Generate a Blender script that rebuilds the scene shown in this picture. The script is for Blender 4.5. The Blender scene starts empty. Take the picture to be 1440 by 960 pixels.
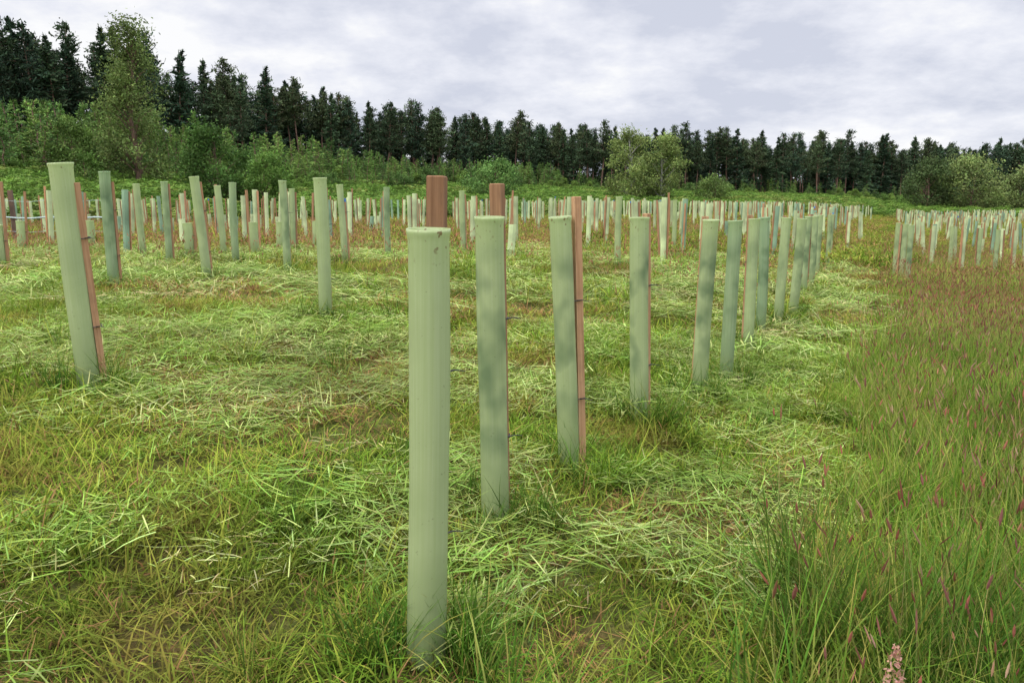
import bpy, math, numpy as np
from mathutils import Vector
rng = np.random.default_rng(11)
scene = bpy.context.scene
scene.view_settings.view_transform = 'Standard'
scene.view_settings.look = 'None'
scene.view_settings.exposure = 0

# ---------------------------------------------------------------- helpers
def hsh(i, j, s):
    v = np.sin(i*127.1 + j*311.7 + s*74.7)*43758.5453
    return v - np.floor(v)
def vn(x, y, s=0):
    x = np.asarray(x, float); y = np.asarray(y, float)
    i = np.floor(x); j = np.floor(y); a = x-i; b = y-j
    a = a*a*(3-2*a); b = b*b*(3-2*b)
    return (hsh(i,j,s)*(1-a)+hsh(i+1,j,s)*a)*(1-b) + (hsh(i,j+1,s)*(1-a)+hsh(i+1,j+1,s)*a)*b
def fbm(x, y, s=0):
    return (vn(x,y,s)*.55 + vn(np.asarray(x)*2.1,np.asarray(y)*2.1,s+3)*.3 + vn(np.asarray(x)*4.3,np.asarray(y)*4.3,s+7)*.15)
def sstep(a, b, x):
    t = np.clip((x-a)/(b-a), 0, 1); return t*t*(3-2*t)
def U(x, y): return (.46*y-1.16-x)*.908          # metres left of the main planted row
def G(x, y): return (y-60-.8*x)/1.28             # metres beyond the field edge
def Hh(x, y):
    x = np.asarray(x, float); y = np.asarray(y, float)
    h = .5*np.tanh(U(x,y)/4)
    h = h + .012*np.clip(y-25, 0, 125)
    g = np.clip(G(x,y), 0, 130); g = g*g/(g+8)
    return h + g*(.058+.037*sstep(0, 60, -x))
def EDGE(x): return np.interp(x, [-260,-67,0,141,360], [45,105,165,220,300])

def mk(name, V, F, C=None, mats=(), MI=None, smooth=False, coll=None):
    me = bpy.data.meshes.new(name)
    me.from_pydata(np.asarray(V).tolist(), [], np.asarray(F).tolist())
    if C is not None:
        a = me.color_attributes.new('Col', 'FLOAT_COLOR', 'POINT')
        c4 = np.ones((len(V),4), dtype=np.float32); c4[:,:3] = C
        a.data.foreach_set('color', c4.ravel())
    for m in mats: me.materials.append(m)
    if MI is not None: me.polygons.foreach_set('material_index', np.asarray(MI, dtype=np.int32))
    if smooth: me.polygons.foreach_set('use_smooth', [True]*len(me.polygons))
    me.update()
    ob = bpy.data.objects.new(name, me)
    (coll or scene.collection).objects.link(ob)
    return ob
class MB:
    def __init__(s): s.V=[]; s.F=[]; s.C=[]; s.M=[]; s.n=0
    def add(s, V, F, C, m=0):
        V=np.asarray(V,float); F=np.asarray(F,int)
        C=np.asarray(C,float)
        if C.ndim==1: C=np.tile(C,(len(V),1))
        s.V.append(V); s.F.append(F+s.n); s.C.append(C); s.M.append(np.full(len(F),m)); s.n+=len(V)
    def build(s, name, mats, smooth=False, coll=None):
        return mk(name, np.vstack(s.V), np.vstack(s.F), np.vstack(s.C), mats, np.concatenate(s.M), smooth, coll)

def blades(n, px, py, pz, L, W, az, lean, curl, c0, c1, levels=4, tilt=0.3):
    ts = np.linspace(0,1,levels); wprof = np.interp(ts,[0,.35,.7,1],[.8,1,.7,.07])
    d = np.stack([np.cos(az),np.sin(az)],1)
    side = np.stack([-np.sin(az),np.cos(az),rng.normal(0,tilt,n)],1)
    side /= np.linalg.norm(side,axis=1)[:,None]
    r = np.zeros(n); z = np.array(pz, float)*np.ones(n)
    V = np.zeros((n,levels,2,3)); C = np.zeros((n,levels,2,3))
    th = lean
    for k,t in enumerate(ts):
        if k>0:
            th = lean+curl*t
            r = r+np.sin(th)*L/(levels-1); z = z+np.cos(th)*L/(levels-1)
        p = np.stack([px+d[:,0]*r, py+d[:,1]*r, z],1)
        off = side*(W*wprof[k]/2)[:,None]
        V[:,k,0]=p-off; V[:,k,1]=p+off
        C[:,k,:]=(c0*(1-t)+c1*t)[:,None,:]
    base = (np.arange(n)*levels*2)[:,None]
    F = np.concatenate([base+np.array([[2*k,2*k+1,2*k+3,2*k+2]]) for k in range(levels-1)],0)
    tipdir = np.stack([d[:,0]*np.sin(th), d[:,1]*np.sin(th), np.cos(th)],1)
    return V.reshape(-1,3), F, C.reshape(-1,3), p, tipdir
def spindles(P, D, L, R, c):
    n=len(P); rings=[(0,.35),(.3,1),(.7,.8),(1,.12)]
    a=np.cross(D,np.array([.3,.5,.1])); a/=np.linalg.norm(a,axis=1)[:,None]; b=np.cross(D,a)
    V=np.zeros((n,4,4,3))
    for k,(t,rr) in enumerate(rings):
        for q in range(4):
            an=q*math.pi/2
            V[:,k,q]=P+D*(L*t)[:,None]+(a*math.cos(an)+b*math.sin(an))*(R*rr)[:,None]
    f=[]
    for k in range(3):
        for q in range(4): f.append([k*4+q,k*4+(q+1)%4,(k+1)*4+(q+1)%4,(k+1)*4+q])
    F=(np.arange(n)*16)[:,None,None]+np.array(f)[None]
    return V.reshape(-1,3),F.reshape(-1,4),np.repeat(c,16,axis=0)
def jit(col, n, v=.25, h=.12):
    c=np.tile(np.array(col,float),(n,1)); c*=(1+rng.uniform(-v,v,(n,1))); c*=(1+rng.uniform(-h,h,(n,3))); return np.clip(c,0,1)
def disc(n, r):
    rr=r*np.sqrt(rng.random(n)); a=rng.random(n)*2*np.pi
    return rr*np.cos(a), rr*np.sin(a)
def tubealong(P, R, sides=6):
    P=np.asarray(P,float); n=len(P); V=[]
    for k in range(n):
        d=P[min(k+1,n-1)]-P[max(k-1,0)]; d=d/(np.linalg.norm(d)+1e-9)
        a=np.cross(d,[.31,.87,.21]); a/=np.linalg.norm(a); b=np.cross(d,a)
        for q in range(sides):
            an=2*math.pi*q/sides; V.append(P[k]+(a*math.cos(an)+b*math.sin(an))*R[k])
    F=[[k*sides+q,k*sides+(q+1)%sides,(k+1)*sides+(q+1)%sides,(k+1)*sides+q] for k in range(n-1) for q in range(sides)]
    return np.array(V),np.array(F)
def cards(P, D, L, W):
    n=len(P); D=D/(np.linalg.norm(D,axis=1)[:,None]+1e-9)
    s=np.cross(D,rng.normal(0,1,(n,3))); s/=(np.linalg.norm(s,axis=1)[:,None]+1e-9)
    a=D*(L/2)[:,None]; b=s*(W/2)[:,None]
    V=np.stack([P-a-b*.5,P-a+b*.5,P+a*.6+b,P+a-b*.4],1).reshape(-1,3)
    return V,np.arange(n*4).reshape(-1,4)

# ---------------------------------------------------------------- materials
def newmat(name):
    m=bpy.data.materials.new(name); m.use_nodes=True; nt=m.node_tree; nt.nodes.clear()
    out=nt.nodes.new('ShaderNodeOutputMaterial'); return m,nt,out
def N(nt,t,**k):
    n=nt.nodes.new(t)
    for a,b in k.items(): setattr(n,a,b)
    return n
def mixc(nt, fac, a, b, blend='MIX'):
    m=N(nt,'ShaderNodeMix',data_type='RGBA',blend_type=blend)
    for i,v in ((0,fac),(6,a),(7,b)):
        if isinstance(v,bpy.types.NodeSocket): nt.links.new(v,m.inputs[i])
        else: m.inputs[i].default_value = v if i==0 else (*v,1)
    return m.outputs[2]
def ramp(nt, src, a, b, lo=0., hi=1.):
    m=N(nt,'ShaderNodeMapRange'); nt.links.new(src,m.inputs[0])
    m.inputs[1].default_value=a; m.inputs[2].default_value=b; m.inputs[3].default_value=lo; m.inputs[4].default_value=hi
    return m.outputs[0]
def mul(nt,a,b,op='MULTIPLY'):
    m=N(nt,'ShaderNodeMath',operation=op)
    for i,v in ((0,a),(1,b)):
        if isinstance(v,bpy.types.NodeSocket): nt.links.new(v,m.inputs[i])
        else: m.inputs[i].default_value=v
    return m.outputs[0]
def noise(nt, vec, scale, detail=3, rough=.55):
    n=N(nt,'ShaderNodeTexNoise'); n.inputs['Scale'].default_value=scale; n.inputs['Detail'].default_value=detail
    n.inputs['Roughness'].default_value=rough
    if vec is not None: nt.links.new(vec,n.inputs['Vector'])
    return n.outputs[0]

def foliage(name, transl=.3, red=0.0, redcol=(.32,.165,.06), nscale=.8, rough=.65, spec=.08):
    m,nt,out=newmat(name)
    at=N(nt,'ShaderNodeAttribute',attribute_name='Col')
    geo=N(nt,'ShaderNodeNewGeometry')
    n1=noise(nt,geo.outputs['Position'],nscale,3)
    val=ramp(nt,n1,.3,.7,.65,1.3)
    hs=N(nt,'ShaderNodeHueSaturation'); nt.links.new(at.outputs['Color'],hs.inputs['Color'])
    nt.links.new(val,hs.inputs['Value'])
    col=hs.outputs[0]
    if red>0:
        n2=noise(nt,geo.outputs['Position'],nscale*1.7,4)
        col=mixc(nt,ramp(nt,n2,.51,.69,0,red),col,redcol)
    p=N(nt,'ShaderNodeBsdfPrincipled'); nt.links.new(col,p.inputs['Base Color'])
    p.inputs['Roughness'].default_value=rough; p.inputs['Specular IOR Level'].default_value=spec
    if transl<=0: nt.links.new(p.outputs[0],out.inputs[0]); return m
    tr=N(nt,'ShaderNodeBsdfTranslucent'); nt.links.new(col,tr.inputs[0])
    mx=N(nt,'ShaderNodeMixShader'); mx.inputs[0].default_value=transl
    nt.links.new(p.outputs[0],mx.inputs[1]); nt.links.new(tr.outputs[0],mx.inputs[2]); nt.links.new(mx.outputs[0],out.inputs[0])
    return m
M_grass=foliage('grass_blades',.3,.45)
M_clip=foliage('cut_grass',.2,.18,(.34,.26,.11),1.0)
M_tall=foliage('tall_grass',.35,.12)
M_leaf=foliage('leaves',.2,0,nscale=.3)
M_needle=foliage('needles',0,0,nscale=.08,rough=.9,spec=.05)

def barkmat(name,c1,c2,sc=6):
    m,nt,out=newmat(name); tc=N(nt,'ShaderNodeTexCoord')
    mp=N(nt,'ShaderNodeMapping'); mp.inputs['Scale'].default_value=(1,1,.3); nt.links.new(tc.outputs['Object'],mp.inputs[0])
    c=mixc(nt,ramp(nt,noise(nt,mp.outputs[0],sc,5),.35,.65),c1,c2)
    p=N(nt,'ShaderNodeBsdfPrincipled'); p.inputs['Roughness'].default_value=.9; nt.links.new(c,p.inputs['Base Color']); nt.links.new(p.outputs[0],out.inputs[0]); return m
M_bark=barkmat('bark_brown',(.08,.05,.035),(.20,.12,.08))
M_pbark=barkmat('bark_pine',(.10,.06,.045),(.25,.145,.10),2)
M_birch=barkmat('bark_birch',(.12,.11,.10),(.45,.43,.38),3)

def woodmat():
    m,nt,out=newmat('stake_wood'); tc=N(nt,'ShaderNodeTexCoord'); oi=N(nt,'ShaderNodeObjectInfo')
    mp=N(nt,'ShaderNodeMapping'); mp.inputs['Scale'].default_value=(90,90,3); nt.links.new(tc.outputs['Object'],mp.inputs[0])
    g=noise(nt,mp.outputs[0],1,6,.65)
    sep=N(nt,'ShaderNodeSeparateColor'); nt.links.new(oi.outputs['Color'],sep.inputs[0])
    a=mixc(nt,sep.outputs[0],(.13,.065,.035),(.36,.185,.09)); b_=mixc(nt,sep.outputs[0],(.28,.15,.08),(.62,.38,.22))
    c=mixc(nt,ramp(nt,g,.3,.7),a,b_)
    c=mixc(nt,ramp(nt,noise(nt,tc.outputs['Object'],7,4),.5,.75,0,.55),c,(.17,.105,.065))
    c=mixc(nt,ramp(nt,noise(nt,mp.outputs[0],2.3,3,.7),.62,.7,0,.6),c,(.08,.045,.03))
    p=N(nt,'ShaderNodeBsdfPrincipled'); p.inputs['Roughness'].default_value=.85; p.inputs['Specular IOR Level'].default_value=.15; nt.links.new(c,p.inputs['Base Color'])
    b=N(nt,'ShaderNodeBump'); b.inputs['Strength'].default_value=.5; b.inputs['Distance'].default_value=.002; nt.links.new(g,b.inputs['Height']); nt.links.new(b.outputs[0],p.inputs['Normal'])
    nt.links.new(p.outputs[0],out.inputs[0]); return m
M_wood=woodmat()
def tubemat():
    m,nt,out=newmat('tube_plastic'); tc=N(nt,'ShaderNodeTexCoord'); oi=N(nt,'ShaderNodeObjectInfo')
    sep=N(nt,'ShaderNodeSeparateColor'); nt.links.new(oi.outputs['Color'],sep.inputs[0])
    sx=N(nt,'ShaderNodeSeparateXYZ'); nt.links.new(tc.outputs['Object'],sx.inputs[0]); z=sx.outputs[2]
    off=N(nt,'ShaderNodeVectorMath',operation='ADD'); cb=N(nt,'ShaderNodeCombineXYZ')
    nt.links.new(mul(nt,sep.outputs[2],37.),cb.inputs[0]); nt.links.new(mul(nt,sep.outputs[2],91.),cb.inputs[2])
    nt.links.new(tc.outputs['Object'],off.inputs[0]); nt.links.new(cb.outputs[0],off.inputs[1])
    c=mixc(nt,sep.outputs[1],(.51,.605,.30),(.26,.41,.24))
    mp=N(nt,'ShaderNodeMapping'); mp.inputs['Scale'].default_value=(130,130,1.5); nt.links.new(off.outputs[0],mp.inputs[0])
    st=noise(nt,mp.outputs[0],1,4,.6)
    c=mixc(nt,ramp(nt,st,.35,.7,0,.35),c,(.70,.77,.50))
    c=mixc(nt,ramp(nt,noise(nt,off.outputs[0],5,5,.6),.4,.7,0,.35),c,(.39,.49,.22))
    mp2=N(nt,'ShaderNodeMapping'); mp2.inputs['Scale'].default_value=(8,8,6.0); nt.links.new(off.outputs[0],mp2.inputs[0])
    bl=ramp(nt,noise(nt,mp2.outputs[0],1,2,.4),.42,.64)
    win=mul(nt,ramp(nt,z,.15,.45),ramp(nt,z,.95,1.12,1,0))
    c=mixc(nt,mul(nt,mul(nt,bl,win),mul(nt,sep.outputs[0],.85)),c,(.15,.24,.12))  # shadows of the sapling leaves inside, painted into the tube colour
    ft=mul(nt,ramp(nt,z,0,.35,.85,0),ramp(nt,st,.3,.6,.5,1))
    c=mixc(nt,ft,c,(.17,.25,.075))
    sp=mul(nt,ramp(nt,noise(nt,off.outputs[0],55,2),.64,.70),ramp(nt,z,1.10,1.17))
    c=mixc(nt,mul(nt,sp,.8),c,(.20,.10,.04))
    dt=mul(nt,ramp(nt,noise(nt,off.outputs[0],90,2),.69,.74),.4)
    c=mixc(nt,dt,c,(.16,.18,.08))
    p=N(nt,'ShaderNodeBsdfPrincipled'); p.inputs['Roughness'].default_value=.34; p.inputs['Specular IOR Level'].default_value=.4
    nt.links.new(c,p.inputs['Base Color'])
    b=N(nt,'ShaderNodeBump'); b.inputs['Strength'].default_value=.2; b.inputs['Distance'].default_value=.001; nt.links.new(st,b.inputs['Height']); nt.links.new(b.outputs[0],p.inputs['Normal'])
    tr=N(nt,'ShaderNodeBsdfTranslucent'); nt.links.new(c,tr.inputs[0])
    mx=N(nt,'ShaderNodeMixShader'); mx.inputs[0].default_value=.38
    nt.links.new(p.outputs[0],mx.inputs[1]); nt.links.new(tr.outputs[0],mx.inputs[2]); nt.links.new(mx.outputs[0],out.inputs[0]); return m
M_tube=tubemat()
def plain(name,c,r=.6):
    m,nt,out=newmat(name); p=N(nt,'ShaderNodeBsdfPrincipled'); geo=N(nt,'ShaderNodeNewGeometry')
    cc=mixc(nt,ramp(nt,noise(nt,geo.outputs['Position'],30,3),.3,.7),tuple(v*.75 for v in c),c)
    nt.links.new(cc,p.inputs['Base Color']); p.inputs['Roughness'].default_value=r; nt.links.new(p.outputs[0],out.inputs[0]); return m
M_tie=plain('black_tie',(.03,.03,.03),.5); M_blue=plain('blue_paint',(.03,.16,.55)); M_wire=plain('pale_tape',(.45,.55,.55))
def attrmat(name, rough=.6):
    m,nt,out=newmat(name); at=N(nt,'ShaderNodeAttribute',attribute_name='Col'); geo=N(nt,'ShaderNodeNewGeometry')
    hs=N(nt,'ShaderNodeHueSaturation'); nt.links.new(at.outputs[0],hs.inputs['Color'])
    nt.links.new(ramp(nt,noise(nt,geo.outputs['Position'],4,3),.3,.7,.8,1.15),hs.inputs['Value'])
    p=N(nt,'ShaderNodeBsdfPrincipled'); p.inputs['Roughness'].default_value=rough; nt.links.new(hs.outputs[0],p.inputs['Base Color']); nt.links.new(p.outputs[0],out.inputs[0]); return m
M_far=attrmat('far_tube_plastic')

def groundmat():
    m,nt,out=newmat('meadow_ground'); geo=N(nt,'ShaderNodeNewGeometry'); P=geo.outputs['Position']
    c=mixc(nt,ramp(nt,noise(nt,P,.35,6),.35,.65),(.11,.16,.028),(.18,.20,.045))
    c=mixc(nt,ramp(nt,noise(nt,P,1.3,6),.46,.62,0,.8),c,(.17,.10,.045))
    c=mixc(nt,ramp(nt,noise(nt,P,30,5,.75),.38,.60,0,.8),c,(.035,.04,.014))
    p=N(nt,'ShaderNodeBsdfPrincipled'); p.inputs['Roughness'].default_value=.95; p.inputs['Specular IOR Level'].default_value=.05; nt.links.new(c,p.inputs['Base Color'])
    b=N(nt,'ShaderNodeBump'); b.inputs['Strength'].default_value=.9; b.inputs['Distance'].default_value=.03; nt.links.new(noise(nt,P,22,6,.75),b.inputs['Height']); nt.links.new(b.outputs[0],p.inputs['Normal'])
    nt.links.new(p.outputs[0],out.inputs[0]); return m
M_ground=groundmat()
n=280; s=np.linspace(-1,1,n)
gx=700*np.sinh(6.5*s)/np.sinh(6.5); gy=5+700*np.sinh(6.5*s)/np.sinh(6.5)
X,Y=np.meshgrid(gx,gy); V=np.stack([X.ravel(),Y.ravel(),Hh(X,Y).ravel()],1)
i=np.arange(n-1); I,J=np.meshgrid(i,i); b0=(J*n+I).ravel()
mk('ground',V,np.stack([b0,b0+1,b0+n+1,b0+n],1),None,[M_ground],smooth=True)

# ---------------------------------------------------------------- instancing
def scatter(name, coll, P, rot, scl, idx, real=False):
    me=bpy.data.meshes.new(name); me.from_pydata(np.asarray(P).tolist(),[],[]); k=len(P)
    a=me.attributes.new('rot','FLOAT_VECTOR','POINT'); a.data.foreach_set('vector',np.asarray(rot,dtype=np.float32).ravel())
    a=me.attributes.new('scl','FLOAT_VECTOR','POINT'); a.data.foreach_set('vector',np.asarray(scl,dtype=np.float32).ravel())
    a=me.attributes.new('idx','INT','POINT'); a.data.foreach_set('value',np.asarray(idx,dtype=np.int32))
    ob=bpy.data.objects.new(name,me); scene.collection.objects.link(ob)
    ng=bpy.data.node_groups.new(name,'GeometryNodeTree')
    ng.interface.new_socket('Geometry',in_out='INPUT',socket_type='NodeSocketGeometry')
    ng.interface.new_socket('Geometry',in_out='OUTPUT',socket_type='NodeSocketGeometry')
    gi=ng.nodes.new('NodeGroupInput'); go=ng.nodes.new('NodeGroupOutput')
    ci=ng.nodes.new('GeometryNodeCollectionInfo'); ci.inputs['Collection'].default_value=coll
    ci.inputs['Separate Children'].default_value=True; ci.inputs['Reset Children'].default_value=True
    ip=ng.nodes.new('GeometryNodeInstanceOnPoints'); ip.inputs['Pick Instance'].default_value=True
    L=ng.links.new
    def na(nm,t):
        q=ng.nodes.new('GeometryNodeInputNamedAttribute'); q.data_type=t; q.inputs['Name'].default_value=nm
        return next(o for o in q.outputs if o.enabled and o.name=='Attribute')
    L(gi.outputs[0],ip.inputs['Points']); L(ci.outputs[0],ip.inputs['Instance'])
    L(na('idx','INT'),ip.inputs['Instance Index']); L(na('rot','FLOAT_VECTOR'),ip.inputs['Rotation']); L(na('scl','FLOAT_VECTOR'),ip.inputs['Scale'])
    if real:
        rz=ng.nodes.new('GeometryNodeRealizeInstances'); L(ip.outputs[0],rz.inputs[0]); L(rz.outputs[0],go.inputs[0])
    else: L(ip.outputs[0],go.inputs[0])
    md=ob.modifiers.new('scatter','NODES'); md.node_group=ng
    return ob
def coll(name): return bpy.data.collections.new(name)
def grid(x0,x1,y0,y1,sp,cone=True):
    xs=np.arange(x0,x1,sp); ys=np.arange(y0,y1,sp); X,Y=np.meshgrid(xs,ys)
    x=X.ravel()+rng.uniform(-.5,.5,X.size)*sp; y=Y.ravel()+rng.uniform(-.5,.5,X.size)*sp
    if cone:
        k=np.abs(x)<.74*y+.8; x,y=x[k],y[k]
    return x,y
def place(name,c,x,y,idx,smin=.8,smax=1.25,sz=None,tilt=.08,dz=0,real=True):
    k=len(x); sc=rng.uniform(smin,smax,k); S=np.stack([sc,sc,sc],1)
    if sz is not None: S[:,2]*=sz
    R=np.stack([rng.normal(0,tilt,k),rng.normal(0,tilt,k),rng.uniform(0,6.283,k)],1)
    return scatter(name,c,np.stack([x,y,Hh(x,y)+dz],1),R,S,idx,real)

# ---------------------------------------------------------------- grass templates
GREEN=(.18,.305,.028); YEL=(.34,.395,.052); BRN=(.40,.235,.095)
def turf(c,name,n,r,h,w,mixw):
    cols=[GREEN,YEL,BRN]; mb=MB(); ch=rng.choice(3,n,p=mixw)
    x,y=disc(n,r); base=np.array(cols)[ch]*(1+rng.uniform(-.4,.4,(n,1)))
    L=h*rng.lognormal(0,.4,n)
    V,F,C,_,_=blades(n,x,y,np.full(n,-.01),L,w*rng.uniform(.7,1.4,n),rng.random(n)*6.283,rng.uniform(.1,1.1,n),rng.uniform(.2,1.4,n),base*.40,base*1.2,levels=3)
    mb.add(V,F,C); mb.build(name,[M_grass],coll=c)
cN=coll('turf_near')
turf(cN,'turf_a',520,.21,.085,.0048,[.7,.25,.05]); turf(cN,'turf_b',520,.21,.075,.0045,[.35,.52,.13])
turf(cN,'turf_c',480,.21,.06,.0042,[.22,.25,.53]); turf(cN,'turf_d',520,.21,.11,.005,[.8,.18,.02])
cM=coll('turf_mid')
turf(cM,'turf_m_a',560,.42,.09,.008,[.6,.33,.07]); turf(cM,'turf_m_b',560,.42,.08,.008,[.3,.55,.15])
turf(cM,'turf_m_c',560,.42,.075,.008,[.2,.28,.52]); turf(cM,'turf_m_d',560,.42,.12,.009,[.7,.25,.05])
cF=coll('turf_far')
turf(cF,'turf_f_a',700,1.25,.14,.022,[.55,.35,.1]); turf(cF,'turf_f_b',700,1.25,.12,.022,[.3,.55,.15])
turf(cF,'turf_f_c',700,1.25,.13,.022,[.2,.30,.50]); turf(cF,'turf_f_d',700,1.25,.2,.024,[.65,.25,.1])
def pick(x,y,s=1.0,redbias=0.):
    a=fbm(x*1.1*s,y*1.1*s,5); b=fbm(x*.9*s+40,y*.9*s,9)+redbias; r=rng.random(len(x))
    idx=np.where(a>.52,0,1); idx=np.where((a>.6)&(r<.5),3,idx); idx=np.where(b+.12*(r-.5)>.60,2,idx)
    return idx
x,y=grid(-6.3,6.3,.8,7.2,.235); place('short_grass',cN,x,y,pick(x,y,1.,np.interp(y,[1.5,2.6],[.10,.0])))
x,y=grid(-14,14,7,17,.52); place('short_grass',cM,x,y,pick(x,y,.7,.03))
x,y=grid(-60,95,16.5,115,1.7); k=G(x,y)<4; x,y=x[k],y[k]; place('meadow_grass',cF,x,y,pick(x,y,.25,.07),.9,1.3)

def clipp(c,name,n,r,l,w,col,col2,spread=.6):
    mb=MB(); x,y=disc(n,r); base=np.where(rng.random((n,1))<.5,jit(col,n,.4),jit(col2,n,.4))
    az=rng.normal(0,spread,n)+np.where(rng.random(n)<.5,math.pi,0)
    az=np.where(rng.random(n)<.35,rng.random(n)*6.28,az)
    V,F,C,_,_=blades(n,x,y,rng.uniform(.02,.085,n),l*rng.lognormal(0,.45,n),w*rng.uniform(.7,1.4,n),az,rng.uniform(1.2,1.7,n),rng.uniform(-.3,.6,n),base*.85,base,levels=4,tilt=.4)
    mb.add(V,F,C); mb.build(name,[M_clip],coll=c)
cC=coll('clippings')
PALE=(.46,.54,.18); FRG=(.25,.385,.072); STR=(.50,.44,.20)
clipp(cC,'clip_a',160,.23,.08,.0038,PALE,FRG); clipp(cC,'clip_b',140,.25,.10,.0040,FRG,FRG,.5); clipp(cC,'clip_c',100,.27,.07,.0034,STR,PALE,1.2)
cC2=coll('clippings_mid')
clipp(cC2,'clipm_a',220,.46,.14,.008,PALE,FRG); clipp(cC2,'clipm_b',190,.46,.16,.008,FRG,PALE,.5); clipp(cC2,'clipm_c',160,.46,.12,.007,STR,PALE,1.2)
def mownmask(x,y):
    u=U(x,y); m=sstep(-1.0,-.5,u+.25*(fbm(x*2,y*2,21)-.5))
    w=fbm(x*1.2+.5*y,y*2.0-.3*x,31); return m*np.clip((w-.41)*4.5,0.06,1)*np.interp(y,[1.5,3.0],[.3,1])
x,y=grid(-6.3,6.3,.9,7.5,.2); k=rng.random(len(x))<mownmask(x,y); x,y=x[k],y[k]
place('cut_grass',cC,x,y,rng.choice(3,len(x),p=[.45,.32,.23]),.8,1.3,tilt=.08,dz=.0)
x,y=grid(-14,14,7,18,.42); k=rng.random(len(x))<mownmask(x,y)*.9; x,y=x[k],y[k]
place('cut_grass',cC2,x,y,rng.choice(3,len(x),p=[.42,.32,.26]),.8,1.3,tilt=.06,dz=.01)

def tall(c,name,nl,ns,r,hl,hs,w,headcol,headL=.06,headR=.0045,lc=(.17,.29,.03),mx=.7):
    mb=MB(); x,y=disc(nl,r); b=np.where(rng.random((nl,1))<mx,jit(lc,nl,.35),jit((.36,.38,.08),nl,.3))
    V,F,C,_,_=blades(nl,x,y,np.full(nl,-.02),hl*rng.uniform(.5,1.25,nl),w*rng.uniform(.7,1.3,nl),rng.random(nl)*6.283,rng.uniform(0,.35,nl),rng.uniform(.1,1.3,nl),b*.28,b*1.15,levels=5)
    mb.add(V,F,C)
    if ns:
        x,y=disc(ns,r); b=jit((.38,.35,.12),ns,.25)
        V,F,C,T,D=blades(ns,x,y,np.full(ns,-.02),hs*rng.uniform(.6,1.2,ns),np.full(ns,w*.45),rng.random(ns)*6.283,rng.uniform(0,.2,ns),rng.uniform(.0,.45,ns),b*.6,b,levels=5)
        mb.add(V,F,C)
        V,F,C=spindles(T,D,headL*rng.uniform(.5,1.3,ns),headR*rng.uniform(.6,1.2,ns),jit(headcol,ns,.35)); mb.add(V,F,C)
    mb.build(name,[M_tall],coll=c)
cT=coll('tall_grass_near')
PUR=(.26,.10,.07); TAN=(.42,.25,.15)
tall(cT,'tall_a',85,6,.16,.38,.62,.0042,PUR,.055,.0034,(.19,.30,.03),.6); tall(cT,'tall_b',90,2,.16,.44,.66,.005,PUR,.055,.0036,(.12,.24,.025))
tall(cT,'tall_c',65,11,.18,.30,.58,.0034,TAN,.045,.0026); tall(cT,'tall_d',95,4,.16,.36,.64,.0045,(.32,.15,.11),.055,.0032,lc=(.15,.28,.025))
cT2=coll('tall_grass_far')
tall(cT2,'tallf_a',110,22,.38,.36,.52,.007,(.38,.19,.12),.055,.005); tall(cT2,'tallf_b',120,11,.38,.38,.5,.008,TAN,.05,.005); tall(cT2,'tallf_c',90,32,.38,.32,.5,.006,(.33,.145,.095),.055,.0055)
x,y=grid(-.5,6.5,.9,7.6,.15); u=U(x,y)+.45*(fbm(x*1.6,y*1.6,44)-.5); dens=sstep(-.8,-1.15,u)*np.clip(1.5-1.2*(fbm(x*2.2,y*2.2,88)>.62),0,1); k=rng.random(len(x))<dens; x,y,u=x[k],y[k],u[k]
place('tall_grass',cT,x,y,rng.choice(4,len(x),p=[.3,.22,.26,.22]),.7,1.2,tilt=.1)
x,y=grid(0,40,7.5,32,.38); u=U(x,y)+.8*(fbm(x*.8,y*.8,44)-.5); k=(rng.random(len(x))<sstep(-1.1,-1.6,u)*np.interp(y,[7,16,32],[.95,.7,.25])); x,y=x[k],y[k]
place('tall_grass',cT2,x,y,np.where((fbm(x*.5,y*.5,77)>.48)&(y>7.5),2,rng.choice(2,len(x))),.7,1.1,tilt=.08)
cK=coll('tussocks')
tall(cK,'tussock_a',130,4,.11,.60,.66,.0055,PUR,.06,.004,(.085,.20,.022),.9); tall(cK,'tussock_b',110,2,.10,.54,.6,.005,PUR,.06,.004,(.10,.22,.025),.85)
kx=np.array([.86,1.0,1.15,.95,1.3,1.5,1.2,1.05,1.7]);ky=np.array([2.15,2.3,2.2,2.5,2.05,2.4,1.75,1.95,2.1])
place('grass_tussock',cK,kx,ky,rng.choice(2,len(kx)),.75,1.05)
cS=coll('sparse_stems')
tall(cS,'stem_a',10,7,.4,.16,.26,.005,(.36,.2,.13),.04,.004); tall(cS,'stem_b',30,24,.5,.16,.3,.007,(.46,.22,.13),.06,.007)
x,y=grid(-30,30,7,42,.9); k=(U(x,y)>.2)&(G(x,y)<0)&(rng.random(len(x))<.25+.75*sstep(8,14,y)); x,y=x[k],y[k]
place('flowering_grass',cS,x,y,np.where(y>11,1,0),.7,1.2)
mb=MB(); V,F=tubealong([(0,0,0),(.01,0,.2),(.0,.01,.4)],[.0025,.002,.0012],5); mb.add(V,F,(.30,.26,.10))
m=260; t=rng.random(m); a=rng.random(m)*6.28; rr=.030*(1-t)**.7*rng.uniform(.3,1,m)+.003
V,F=cards(np.stack([rr*np.cos(a),.01+rr*np.sin(a),.30+t*.16],1),rng.normal(0,1,(m,3)),np.full(m,.009),np.full(m,.006)); mb.add(V,F,np.repeat(jit((.46,.26,.20),m,.35),4,axis=0))
o=mb.build('flowering_plume',[M_tall]); o.location=(.765,1.46,float(Hh(.765,1.46))+.05)

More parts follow.
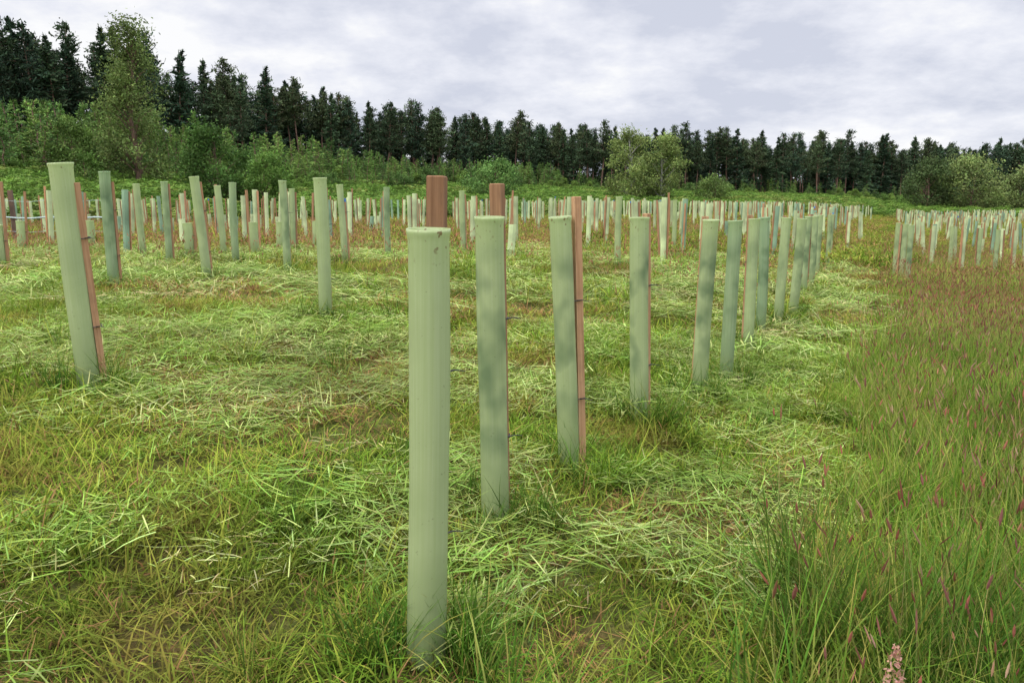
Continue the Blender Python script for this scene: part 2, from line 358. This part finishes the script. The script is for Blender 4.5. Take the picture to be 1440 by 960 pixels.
# ---------------------------------------------------------------- tree guards
def tube_mesh(R,Ht,seed,seg=28):
    r=np.random.default_rng(seed); zs=[0,.02]+list(np.linspace(.1,Ht-.03,14))+[Ht-.016,Ht-.008,Ht]
    ph=r.uniform(0,6.28,4); ecc=r.uniform(.0,.07); bend=r.uniform(-.009,.009,2)
    def ring(z,rad):
        t=z/Ht; o=[]
        for q in range(seg):
            a=2*math.pi*q/seg
            rr=rad*(1+ecc*math.cos(2*a+ph[0])+.018*math.sin(3*a+ph[1]+z*5)+.014*math.sin(z*9+ph[2]))
            o.append((rr*math.cos(a)+bend[0]*math.sin(math.pi*t),rr*math.sin(a)+bend[1]*math.sin(math.pi*t),z+(.003*math.sin(a+ph[3]) if t>.9 else 0)))
        return o
    V=[]
    for z in zs:
        fl=.004 if z>Ht-.01 else (.002 if z>Ht-.018 else 0)
        V+=ring(z,R+fl)
    for z in (Ht,Ht-.02,Ht*.6,0.0): V+=ring(z-.0005,R-.003+(.003 if z>Ht-.01 else 0))
    k=len(zs)+4
    F=[[a*seg+q,a*seg+(q+1)%seg,(a+1)*seg+(q+1)%seg,(a+1)*seg+q] for a in range(k-1) for q in range(seg)]
    return V,F
def box(w,d,z0,z1):
    a,b=w/2,d/2; bt=.003; V=[]
    for z,s_ in ((z0,1),(z1-bt,1),(z1,.86)):
        V+=[(-a*s_,-b*s_,z),(a*s_,-b*s_,z),(a*s_,b*s_,z),(-a*s_,b*s_,z)]
    F=[[k*4+q,k*4+(q+1)%4,(k+1)*4+(q+1)%4,(k+1)*4+q] for k in range(2) for q in range(4)]+[[8,9,10,11],[3,2,1,0]]
    return V,F
def guard(x,y,lean=(0,0),R=.054,Ht=1.2,blotch=.6,tone=.0,stake=(0,.075,.1),sw=.036,sl=(0,0),tie=(.35,.85),blue=False,seed=0,wood=.5):
    r=np.random.default_rng(seed+100)
    e=bpy.data.objects.new('tree_guard_tube',None); e.empty_display_size=.2; scene.collection.objects.link(e)
    e.location=(x,y,float(Hh(x,y))-.02); e.rotation_euler=(math.radians(-lean[1]),math.radians(lean[0]),0)
    V,F=tube_mesh(R,Ht,seed); t=mk('tube',V,F,None,[M_tube],smooth=True); t.parent=e
    t.color=(blotch,tone,r.random(),1)
    V,F=box(sw,sw,-.05,Ht+stake[2]); s_=mk('stake',V,F,None,[M_wood]); s_.parent=e; s_.color=(wood,0,0,1)
    s_.location=(stake[0],stake[1],0); s_.rotation_euler=(math.radians(sl[1]),math.radians(sl[0]),math.atan2(stake[1],stake[0])+r.uniform(-.15,.15))
    an=math.atan2(stake[1],stake[0]); di=math.hypot(stake[0],stake[1]); ca,sa=math.cos(an),math.sin(an)
    for zt in tie:
        P=[]; zt2=zt*Ht/1.2; h=sw/2+.004; x0=R*.86
        for lx,ly in ((x0,-h-.006),(di-h*.3,-h-.003),(di+h,-h),(di+h+.002,0),(di+h,h),(di-h*.3,h+.003),(x0,h+.006)):
            P.append((lx*ca-ly*sa,lx*sa+ly*ca,zt2+.003*ly/h))
        V,F=tubealong(P,[.0025]*len(P),5); c=mk('cable_tie',V,F,None,[M_tie]); c.parent=e
        p0=np.array(P[1]); d=np.array([sa*.7+ca*.6,-ca*.7+sa*.6,.12])
        V,F=tubealong([p0,p0+d*.03,p0+d*.065+np.array([0,0,-.01])],[.004,.0022,.0015],5); c=mk('cable_tie_tail',V,F,None,[M_tie]); c.parent=e
    if blue:
        V,F=box(sw*1.04,sw*1.04,Ht+stake[2]-.05,Ht+stake[2]+.002); c=mk('blue_mark',V,F,None,[M_blue]); c.parent=e; c.location=s_.location; c.rotation_euler=s_.rotation_euler
    return e
near=[
 (-.24,2.04,(1.3,0),.0545,0,.02,(.014,.082,.135),.046,(0,0)),
 (-.063,2.93,(-.9,0),.054,.9,.02,(.028,.078,.12),.044,(0,0)),
 (.27,3.63,(-2.6,0),.049,.8,.05,(.062,.022,.085),.034,(.8,0)),
 (.737,4.48,(-1.4,0),.052,1,.05,(.05,.055,.02),.034,(0,0)),
 (1.275,5.30,(1.6,0),.050,.9,.0,(-.02,.075,.02),.034,(0,0)),
 (1.59,5.8,(1,0),.049,.6,.6,(.01,.07,-.05),.034,(0,0)),
 (2.1,7.0,(.3,0),.050,.4,.1,(-.02,.06,.03),.034,(0,0)),
 (2.55,8.1,(-.6,0),.052,.9,.8,(.02,.06,-.1),.034,(0,0)),
 (3.03,9.0,(1.8,0),.052,.5,.1,(.0,.07,.02),.034,(0,0)),
 (3.37,9.5,(2.4,0),.054,.8,.1,(.03,.06,-.08),.034,(0,0)),
 (4.4,12.0,(.8,0),.05,.9,.3,(.03,.06,.03),.034,(0,0)),
 (5.0,13.3,(0,0),.05,.9,.2,(-.03,.06,.03),.034,(0,0)),
 (6.0,15.7,(.5,0),.05,.7,.1,(.03,.06,.03),.034,(0,0)),
 (7.3,18.5,(0,0),.05,.8,.2,(.03,.06,.03),.034,(0,0)),
 (8.5,21.4,(.5,0),.05,.6,.0,(.03,.06,.03),.034,(0,0)),
 (-2.23,4.12,(-2.6,0),.055,.12,.0,(.062,.035,-.1),.032,(-.6,0)),
 (-4.1,8.2,(-.5,0),.054,.9,.75,(.03,.065,-.1),.034,(0,0)),
 (-5.8,12.6,(-2,0),.05,.3,.0,(-.06,.03,-.08),.034,(0,0)),
 (-4.93,11.5,(0,0),.05,.5,.5,(.03,.06,-.03),.034,(0,0)),
 (-3.48,9.1,(-4,0),.053,.3,.05,(.03,.065,-.06),.034,(0,0)),
 (-4.04,11.7,(.4,0),.053,.3,.55,(-.03,.06,-.06),.034,(0,0)),
 (-4.75,13.2,(-2.4,0),.05,.2,.0,(-.05,.06,.02),.034,(0,0)),
 (-2.9,10.3,(-.8,0),.05,.7,.25,(.02,.06,-.1),.034,(0,0)),
 (-1.58,6.7,(-.2,0),.054,.2,.0,(.02,.07,-.08),.034,(0,0)),
 (-2.5,12.0,(-2.5,0),.05,.4,.05,(.04,.06,-.2),.034,(0,0)),
 (-2.06,13.3,(0,0),.05,.7,.6,(-.05,.06,-.06),.034,(0,0)),
 (-.93,15.3,(-1,0),.055,.4,.1,(.05,.06,-.06),.034,(0,0)),
 (-4.1,15,(1,0),.05,.4,.1,(.05,.06,-.06),.034,(0,0)),
 (-8.0,14.9,(-1,0),.05,.2,.05,(.06,.03,.05),.034,(0,0)),
 (1.8,13.6,(0,0),.053,.3,.0,(-.02,.07,.0),.034,(0,0)),
 (3.75,18.6,(0,0),.05,.3,.0,(.02,.07,.0),.034,(0,0)),
 (7.65,15.4,(0,0),.05,.9,.25,(.05,.06,-.05),.034,(0,0)),
 (8.0,16.4,(1,0),.05,.7,.1,(-.05,.06,.0),.034,(0,0)),
 (8.4,17.5,(0,0),.05,.5,.0,(.05,.06,.03),.034,(0,0)),
 (12.1,20,(0,0),.05,.6,.2,(.05,.06,.03),.034,(0,0)),
 (12.5,21.4,(-1,0),.05,.4,.1,(-.05,.06,.0),.034,(0,0)),
 (12.0,21.9,(0,0),.05,.3,.0,(.05,.06,.0),.034,(0,0)),
]
ex=[]
for q,(gx_,gy_,ln,R,bl,tn,stk,sw,sl) in enumerate(near):
    tie=(.36,.82) if gy_<10 else (.8,)
    guard(gx_,gy_,ln,R,1.2,bl,tn,stk,sw,sl,tie,blue=(q in (5,14,24)),seed=q,wood=(.12 if q==0 else .3 if q==1 else 1. if q==2 else .7 if q==15 else float(rng.uniform(.3,.9)))); ex.append((gx_,gy_))
for q,(gx_,gy_) in enumerate([(-6.66,10.4),(-8.5,16.2),(-5.2,12.9),(-4.45,13.9),(-4.3,14.9),(-3.9,16),(-9.3,15.2)]):
    guard(gx_,gy_,(float(rng.normal(0,1.5)),0),.075,.6,.1,.0,((.09,-.09)[q%2],.02,.55),.034,(float(rng.normal(0,2)),0),(.8,),seed=60+q); ex.append((gx_,gy_))
ex=np.array(ex)
cTu=coll('base_tufts')
tall(cTu,'tuft_a',44,0,.08,.26,.3,.0045,PUR,lc=(.09,.20,.022),mx=.88); tall(cTu,'tuft_b',34,0,.07,.34,.42,.0042,PUR,.05,.0035,(.11,.23,.025),.85)
tx=[];ty=[]
for (a,b) in ex:
    for _ in range(6 if b<10 else 4):
        an=rng.uniform(0,6.28); rr=rng.uniform(.07,.19); tx.append(a+rr*math.cos(an)); ty.append(b+rr*math.sin(an))
for a,b in [(-.13,1.98),(-.10,2.06),(-.15,2.1),(-.12,2.0),(-.07,1.95),(-.09,1.9),(.02,2.95),(.07,3.0),(.1,2.9),(-1.45,6.65),(-1.3,6.7),(-1.5,6.6),(.9,4.5),(.85,4.4),(.95,4.45),(.7,4.35),(1.2,5.15),(1.35,5.2),(1.1,5.2),(-2.35,4.05),(-2.1,4.0),(-.02,1.7),(.1,1.75)]: tx.append(a);ty.append(b)
x,y=grid(-6,6,1,9,.8); k=rng.random(len(x))<.3; tx=np.concatenate([tx,x[k]]); ty=np.concatenate([ty,y[k]])
place('grass_tufts',cTu,tx,ty,rng.choice(2,len(tx)),.6,1.1,tilt=.15)

def farguards():
    mb=MB(); d=np.array([.418,.908]); nn=np.array([-.908,.418]); P0=np.array([-.24,2.04]); pts=[]
    for u in np.arange(-90,60,1.9):
        for v in np.arange(8,150,1.55):
            p=P0+d*(v+rng.normal(0,.32))+nn*(u+rng.normal(0,.28)); x,y=p; uu=float(U(x,y))
            if abs(x)>.8*y or G(x,y)>-1: continue
            if uu<-1.2 and (y<17 or (x>10.5 and y<20)): continue
            if uu>=-1.2 and y<13.8: continue
            if -2.0<uu<1.0 and y<24: continue
            if -2.3<uu<-.3: continue
            if -1.0<uu and x<-1 and y<18 and rng.random()<.4: continue
            if rng.random()<.16: continue
            if np.min(np.hypot(ex[:,0]-x,ex[:,1]-y))<.5: continue
            pts.append((x,y))
    seg=9
    for (x,y) in pts:
        z=float(Hh(x,y)); short=rng.random()<(.25 if x<0 else .08); Ht=.62 if short else rng.normal(1.2,.04); R=.07 if short else .052
        lx,ly=rng.normal(0,.04,2); tone=rng.random()
        c=np.array((.54,.63,.34))*rng.uniform(.75,1.15)
        if tone<.2: c=np.array((.25,.39,.25))*rng.uniform(.8,1.2)
        V=[];C=[]
        for (t,rr,cc) in ((0,1,.6),(.3,1,1),(.55,1,rng.uniform(.55,1)),(.8,1,rng.uniform(.7,1)),(1,1.03,1),(1,.9,.9),(.8,.88,.3)):  # innermost ring darkened in colour to stand for shade inside the tube
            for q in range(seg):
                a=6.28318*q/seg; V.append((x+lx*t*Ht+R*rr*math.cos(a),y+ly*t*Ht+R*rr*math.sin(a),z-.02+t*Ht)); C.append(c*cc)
        F=[[k*seg+q,k*seg+(q+1)%seg,(k+1)*seg+(q+1)%seg,(k+1)*seg+q] for k in range(6) for q in range(seg)]
        mb.add(V,F,C)
        a=rng.uniform(-.3,3.44) if rng.random()<.75 else rng.uniform(0,6.28); sx,sy=x+(R+.02)*math.cos(a),y+(R+.02)*math.sin(a); top=(1.2 if short else Ht+rng.uniform(-.15,.08))
        B,Fb=box(.032,.032,-.03,top); B=np.array(B)+np.array([sx,sy,z]); B[:,0]+=lx*(B[:,2]-z); B[:,1]+=ly*(B[:,2]-z)
        mb.add(B,Fb,np.array((.40,.20,.10))*rng.uniform(.6,1.3))
        if rng.random()<.07:
            B,Fb=box(.04,.04,top-.05,top+.004); B=np.array(B)+np.array([sx+lx*top,sy+ly*top,z]); mb.add(B,Fb,(.04,.2,.6))
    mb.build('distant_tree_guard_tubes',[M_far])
farguards()

def fence():
    e=bpy.data.objects.new('post_and_wire_fence',None); scene.collection.objects.link(e)
    xs=np.linspace(-19,-9.2,5); ys=18.5+(xs+9.2)*-.15
    for k,(x,y) in enumerate(zip(xs,ys)):
        V,F=box(.09,.09,-.1,1.25); o=mk('post_%d'%k,V,F,None,[M_bark]); o.location=(x,y,float(Hh(x,y))); o.parent=e
        o.rotation_euler=(rng.normal(0,.03),rng.normal(0,.03),.2)
    for j,(zz,r) in enumerate(((.62,.018),(1.0,.004),(.3,.004))):
        P=[(x,y-.06,float(Hh(x,y))+zz-.02*math.sin(k*2.)) for k,(x,y) in enumerate(zip(np.linspace(-19,-9.2,26),18.5+(np.linspace(-19,-9.2,26)+9.2)*-.15))]
        V,F=tubealong(P,[r]*len(P),6); o=mk('rail_%d'%j,V,F,None,[M_wire]); o.parent=e
fence()

# ---------------------------------------------------------------- trees
def conifer(c,name,seed,Ht=16,kind='pine',col=(.035,.06,.03),bare=.45,nb=55,wid=.19,cs=1.):
    global rng
    sv=rng; rng=np.random.default_rng(seed); mb=MB()
    zt=np.linspace(0,Ht*.98,8); wx=np.cumsum(rng.normal(0,.1,8)); wy=np.cumsum(rng.normal(0,.1,8)); wx[0]=wy[0]=0
    V,F=tubealong(np.stack([wx,wy,zt],1),np.interp(zt,[0,Ht],[.19*Ht/16,.03]),6)
    mb.add(V,F,np.array((.12,.075,.05)),1)
    for b in range(nb):
        t=bare+(1-bare)*(b+rng.random())/nb; z=t*Ht; a=rng.uniform(0,6.28); s_=(t-bare)/(1-bare)
        if kind=='pine':
            L=Ht*wid*min(1,.45+s_*3)*((1.03-s_)**.6)*rng.uniform(.3,1.3); up=rng.uniform(-.1,.5)
        else:
            L=Ht*wid*((1-s_)**.8)*rng.uniform(.55,1.25)+.15; up=rng.uniform(-.35,.05)+.3*s_
        o=np.array([np.interp(z,zt,wx),np.interp(z,zt,wy),z]); d=np.array([math.cos(a),math.sin(a),up])
        V,F=tubealong([o,o+d*L*.5,o+d*L*.95],[.045*Ht/16,.03*Ht/16,.01],3); mb.add(V,F,(.07,.05,.035),1)
        k=int((21 if kind=='pine' else 18)*L/1.5*cs)+6
        tt=rng.uniform(.15 if kind=='pine' else .1,1.05,k); P=o+d*(L*tt)[:,None]
        if kind=='pine': P=P+rng.normal(0,.3*Ht/16,(k,3))*np.array([1,1,.7]); D=rng.normal(0,.8,(k,3))+np.array([0,0,.7])+d*.7; Lc=rng.uniform(.35,.75,k)*Ht/16; Wc=rng.uniform(.12,.28,k)*Ht/16
        else:
            perp=np.array([-math.sin(a),math.cos(a),0]); P=P+perp*(rng.normal(0,.16,k)*L)[:,None]+np.array([0,0,1])*rng.normal(-.06,.12,k)[:,None]*Ht/16
            D=np.tile(d,(k,1))+rng.normal(0,.5,(k,3))+np.array([0,0,.25]); Lc=rng.uniform(.4,.9,k)*Ht/16; Wc=rng.uniform(.13,.28,k)*Ht/16
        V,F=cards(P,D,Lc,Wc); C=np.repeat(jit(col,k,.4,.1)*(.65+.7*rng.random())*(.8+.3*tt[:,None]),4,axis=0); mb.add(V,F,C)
    V,F=cards(np.array([[wx[-1],wy[-1],Ht*.98]]*5)+rng.normal(0,.15,(5,3)),np.array([[0,0,1.]]*5)+rng.normal(0,.15,(5,3)),np.full(5,1.2*Ht/16),np.full(5,.15*Ht/16)); mb.add(V,F,np.array(col))
    o=mb.build(name,[M_needle,M_pbark],coll=c); rng=sv; return o
cP=coll('pines')
conifer(cP,'conifer_a',1,16,'pine',(.054,.084,.043),.38,60,.18); conifer(cP,'conifer_b',2,16,'pine',(.066,.095,.045),.46,54,.19)
conifer(cP,'conifer_c',3,16,'pine',(.046,.078,.046),.30,70,.17); conifer(cP,'conifer_d',4,16,'spruce',(.042,.075,.042),.06,105,.19)
conifer(cP,'conifer_e',5,16,'spruce',(.056,.092,.046),.15,95,.17); conifer(cP,'conifer_f',6,16,'pine',(.075,.10,.046),.55,48,.19)
fx=[];fy=[];fs=[];fi=[]
for row in range(8):
    dpt=row*4.4
    xx=np.arange(-190,330,2.6 if row<3 else 3.4)+rng.uniform(0,3)
    for x in xx:
        x=x+rng.normal(0,1.2); y=float(EDGE(x))+dpt+rng.normal(0,1.8)
        if abs(x)>.82*y: continue
        hgt=np.interp(x,[-90,-67,-51,-33,0,46,141,300],[17.8,17.3,15.6,13.4,14.4,13.0,16.2,17.5])*(1+.12*(vn(x*.11,row*1.7,55)-.5))
        comp=float(Hh(x,y)-Hh(x,EDGE(x)))
        fx.append(x);fy.append(y);fs.append((hgt-.7*comp)/16*rng.uniform(.78,1.13))
        if row<2 and -45<x<60: pr=[.24,.27,.12,.06,.10,.21]
        else: pr=[.2,.16,.17,.17,.18,.12]
        fi.append(int(rng.choice(6,p=pr)))
fx=np.array(fx);fy=np.array(fy);fs=np.array(fs); k=len(fx)
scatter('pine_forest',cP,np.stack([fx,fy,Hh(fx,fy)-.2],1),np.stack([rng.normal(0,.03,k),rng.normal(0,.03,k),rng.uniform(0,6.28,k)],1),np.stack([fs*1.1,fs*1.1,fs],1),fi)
cU=coll('undergrowth')
mb=MB(); m=700; x,y=disc(m,3.2); z=rng.uniform(0,3.4,m)*(1-.05*(x*x+y*y))
V,F=cards(np.stack([x,y,z],1),rng.normal(0,1,(m,3)),rng.uniform(.3,.8,m),rng.uniform(.2,.4,m)); mb.add(V,F,np.repeat(jit((.05,.075,.035),m,.4),4,axis=0)); mb.build('under_0',[M_needle],coll=cU)
ux=[];uy=[]
for dpt in (12,22,34):
    xx=np.arange(-130,200,4.0)+rng.uniform(-1,1); ux+=list(xx); uy+=list(EDGE(xx)+dpt+rng.normal(0,1.5,len(xx)))
ux=np.array(ux);uy=np.array(uy); kk=np.abs(ux)<.8*uy; ux,uy=ux[kk],uy[kk]
place('forest_undergrowth',cU,ux,uy,np.zeros(len(ux),int),.8,1.5,real=False)
cY=coll('young_conifers')
for q,cc in enumerate([(.14,.25,.06),(.10,.185,.055),(.18,.28,.07)]): conifer(cY,'young_%d'%q,20+q,5,'spruce',cc,.05,60,.22,2.0)
yx=[];yy=[];ys_=[]
while len(yx)<450:
    x=rng.uniform(-95,10); d=rng.uniform(1,40)*(1 if x<-15 else .35); y=float(EDGE(x))-d
    if abs(x)>.8*y: continue
    yx.append(x);yy.append(y);ys_.append(rng.uniform(.6,1.3)*(1 if x<-25 else .8)*(1.25 if x<-45 else 1))
while len(yx)<600:
    x=rng.uniform(5,150); y=float(EDGE(x))-rng.uniform(0,9); yx.append(x);yy.append(y);ys_.append(rng.uniform(.35,.9))
yx=np.array(yx);yy=np.array(yy);ys_=np.array(ys_);k=len(yx)
scatter('young_conifer_plantation',cY,np.stack([yx,yy,Hh(yx,yy)-.1],1),np.stack([np.zeros(k),np.zeros(k),rng.uniform(0,6.28,k)],1),np.stack([ys_*1.15,ys_*1.15,ys_],1),rng.choice(3,k))

def broadleaf(name,x,y,h,w,col,nleaf=7000,ls=.22,cb=.2,seed=0,bark=None,nc=34,narrow=0,c=None):
    global rng
    sv=rng; rng=np.random.default_rng(seed+500); mb=MB(); col=np.array(col)*np.array([1.8,1.75,1.3])
    zt=np.linspace(0,h*.85,7); wx=np.cumsum(rng.normal(0,.012*h,7)); wy=np.cumsum(rng.normal(0,.012*h,7)); wx[0]=wy[0]=0
    V,F=tubealong(np.stack([wx,wy,zt],1),np.interp(zt,[0,h],[.018*h,.004*h]),8); mb.add(V,F,(.1,.08,.06),1)
    for k in range(nc):
        t=(k+rng.random())/nc; zc=h*(cb+(1-cb)*t*.97)
        prof=(math.sin(math.pi*min(1,.12+.86*t**(.8 if not narrow else .55)))**.6)*(w/2)
        rr=prof*math.sqrt(rng.uniform(.12,1.15)); a=rng.uniform(0,6.28)
        p=np.array([rr*math.cos(a),rr*math.sin(a),zc]); zb=max(h*.08,zc-rr*.8-h*.04); o=np.array([np.interp(zb,zt,wx),np.interp(zb,zt,wy),zb])
        V,F=tubealong([o,(o+p)/2+np.array([0,0,.02*h]),p],[.006*h,.004*h,.002*h],4); mb.add(V,F,(.1,.08,.06),1)
        m=int(nleaf/nc*rng.uniform(.6,1.4)); sg=w*.075*rng.uniform(.7,1.3)+.016*h
        P=p+rng.normal(0,1,(m,3))*np.array([sg,sg,sg*.8]); P[:,2]=np.maximum(P[:,2],.1)
        V,F=cards(P,rng.normal(0,1,(m,3))+np.array([0,0,-.3]),ls*rng.uniform(.6,1.3,m),ls*.65*rng.uniform(.7,1.3,m))
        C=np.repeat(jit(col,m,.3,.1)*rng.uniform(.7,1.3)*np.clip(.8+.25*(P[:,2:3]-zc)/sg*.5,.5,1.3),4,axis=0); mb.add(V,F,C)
    o=mb.build(name,[M_leaf,bark or M_bark],coll=c); 
    if c is None: o.location=(x,y,float(Hh(x,y))-.1); o.rotation_euler=(0,0,rng.uniform(0,6))
    rng=sv; return o
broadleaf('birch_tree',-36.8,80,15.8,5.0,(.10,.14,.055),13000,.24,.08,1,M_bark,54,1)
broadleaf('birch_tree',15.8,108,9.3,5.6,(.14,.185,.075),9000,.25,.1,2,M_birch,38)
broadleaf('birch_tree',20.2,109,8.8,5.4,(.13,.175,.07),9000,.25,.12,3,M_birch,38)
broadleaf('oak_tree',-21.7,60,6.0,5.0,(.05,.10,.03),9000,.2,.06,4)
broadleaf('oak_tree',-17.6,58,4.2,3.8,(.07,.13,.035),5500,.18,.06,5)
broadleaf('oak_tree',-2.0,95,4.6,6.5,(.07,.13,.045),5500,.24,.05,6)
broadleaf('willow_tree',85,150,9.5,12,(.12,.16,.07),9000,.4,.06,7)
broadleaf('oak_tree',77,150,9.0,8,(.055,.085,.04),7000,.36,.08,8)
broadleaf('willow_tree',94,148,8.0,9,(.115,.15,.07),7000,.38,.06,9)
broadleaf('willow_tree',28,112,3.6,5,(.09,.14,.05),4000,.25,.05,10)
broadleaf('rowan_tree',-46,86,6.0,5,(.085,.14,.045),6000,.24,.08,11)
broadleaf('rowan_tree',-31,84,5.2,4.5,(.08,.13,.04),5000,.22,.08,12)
cB=coll('shrubs')
for q,cc in enumerate([(.075,.135,.04),(.10,.16,.045),(.055,.10,.035)]): broadleaf('shrub_%d'%q,0,0,3,3.6,cc,1800,.24,.04,30+q,None,16,c=cB)
bx=[];by=[];bs=[]
while len(bx)<300:
    x=rng.uniform(-85,160); y=float(EDGE(x))-rng.uniform(0,1)**1.5*(55 if x<-10 else 28)
    if abs(x)>.8*y or G(x,y)<3: continue
    bx.append(x);by.append(y);bs.append(rng.uniform(.4,1.1)*(1 if x<5 else .75))
bx=np.array(bx);by=np.array(by);bs=np.array(bs);k=len(bx)
scatter('hillside_shrubs',cB,np.stack([bx,by,Hh(bx,by)-.1],1),np.stack([np.zeros(k),np.zeros(k),rng.uniform(0,6.28,k)],1),np.stack([bs,bs,bs],1),rng.choice(3,k))
cR=coll('bracken')
for q,cc in enumerate([(.17,.28,.05),(.13,.23,.04),(.22,.29,.065)]):
    mb=MB(); m=420; x,y=disc(m,1.3); z=rng.uniform(.05,.8,m)*(1-.4*(x*x+y*y)/1.7)
    V,F=cards(np.stack([x,y,z],1),rng.normal(0,1,(m,3))*np.array([1,1,.35]),rng.uniform(.2,.5,m),rng.uniform(.06,.16,m))
    mb.add(V,F,np.repeat(jit(cc,m,.35)*(.5+.7*z[:,None]),4,axis=0)); mb.build('fern_%d'%q,[M_leaf],coll=cR)
x,y=grid(-110,190,25,225,2.2); k=(np.abs(x)<.8*y)&(G(x,y)>-2)&(y<EDGE(x)+3); x,y=x[k],y[k]
k=rng.random(len(x))<np.where(x<20,.95,.6); x,y=x[k],y[k]
place('bracken',cR,x,y,(np.clip(fbm(x*.08,y*.08,3)*3.6-.4+rng.normal(0,.4,len(x)),0,2.99)).astype(int),.8,1.35,real=False)

# ---------------------------------------------------------------- sky, sun, camera
w=bpy.data.worlds.new('World'); scene.world=w; w.use_nodes=True; nt=w.node_tree; nt.nodes.clear()
wo=N(nt,'ShaderNodeOutputWorld'); bg=N(nt,'ShaderNodeBackground'); bg.inputs[1].default_value=.1
sun_dir=Vector((-.5,-.42,.85)).normalized()
sk=N(nt,'ShaderNodeTexSky',sky_type='NISHITA'); sk.sun_disc=False
sk.sun_elevation=math.asin(sun_dir.z); sk.sun_rotation=math.atan2(sun_dir.x,sun_dir.y)%(2*math.pi)
tc=N(nt,'ShaderNodeTexCoord'); sx=N(nt,'ShaderNodeSeparateXYZ'); nt.links.new(tc.outputs['Generated'],sx.inputs[0])
zz=mul(nt,mul(nt,sx.outputs[2],0.,'MAXIMUM'),.28,'ADD')
cb=N(nt,'ShaderNodeCombineXYZ'); nt.links.new(mul(nt,sx.outputs[0],zz,'DIVIDE'),cb.inputs[0]); nt.links.new(mul(nt,sx.outputs[1],zz,'DIVIDE'),cb.inputs[1])
n1=noise(nt,cb.outputs[0],1.25,9,.5); n2=noise(nt,cb.outputs[0],4.2,9,.62)
nn_=mul(nt,mul(nt,n1,.62),mul(nt,n2,.38),'ADD')
nn_=mul(nt,nn_,mul(nt,sx.outputs[0],-.07),'ADD')
cl=mixc(nt,ramp(nt,nn_,.43,.53),(6.6,6.9,8.0),(8.7,8.85,9.6))
cl=mixc(nt,ramp(nt,nn_,.53,.59),cl,(10.2,10.2,10.3))
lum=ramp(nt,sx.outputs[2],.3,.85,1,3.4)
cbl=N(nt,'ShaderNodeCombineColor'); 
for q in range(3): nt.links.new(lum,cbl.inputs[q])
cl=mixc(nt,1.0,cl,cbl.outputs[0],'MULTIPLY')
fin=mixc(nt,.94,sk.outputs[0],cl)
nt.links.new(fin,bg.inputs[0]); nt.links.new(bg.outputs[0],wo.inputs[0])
sd=bpy.data.lights.new('sun','SUN'); sd.energy=1.5; sd.angle=math.radians(10); sd.color=(1,.94,.82)
so=bpy.data.objects.new('sun',sd); scene.collection.objects.link(so); so.rotation_euler=(-sun_dir).to_track_quat('-Z','Y').to_euler()
cd=bpy.data.cameras.new('camera'); cd.lens=28; cd.sensor_width=36; cd.clip_start=.05; cd.clip_end=2500
co=bpy.data.objects.new('camera',cd); scene.collection.objects.link(co); co.location=(0,0,1.22); co.rotation_euler=(math.radians(90-9.13),0,0)
scene.camera=co
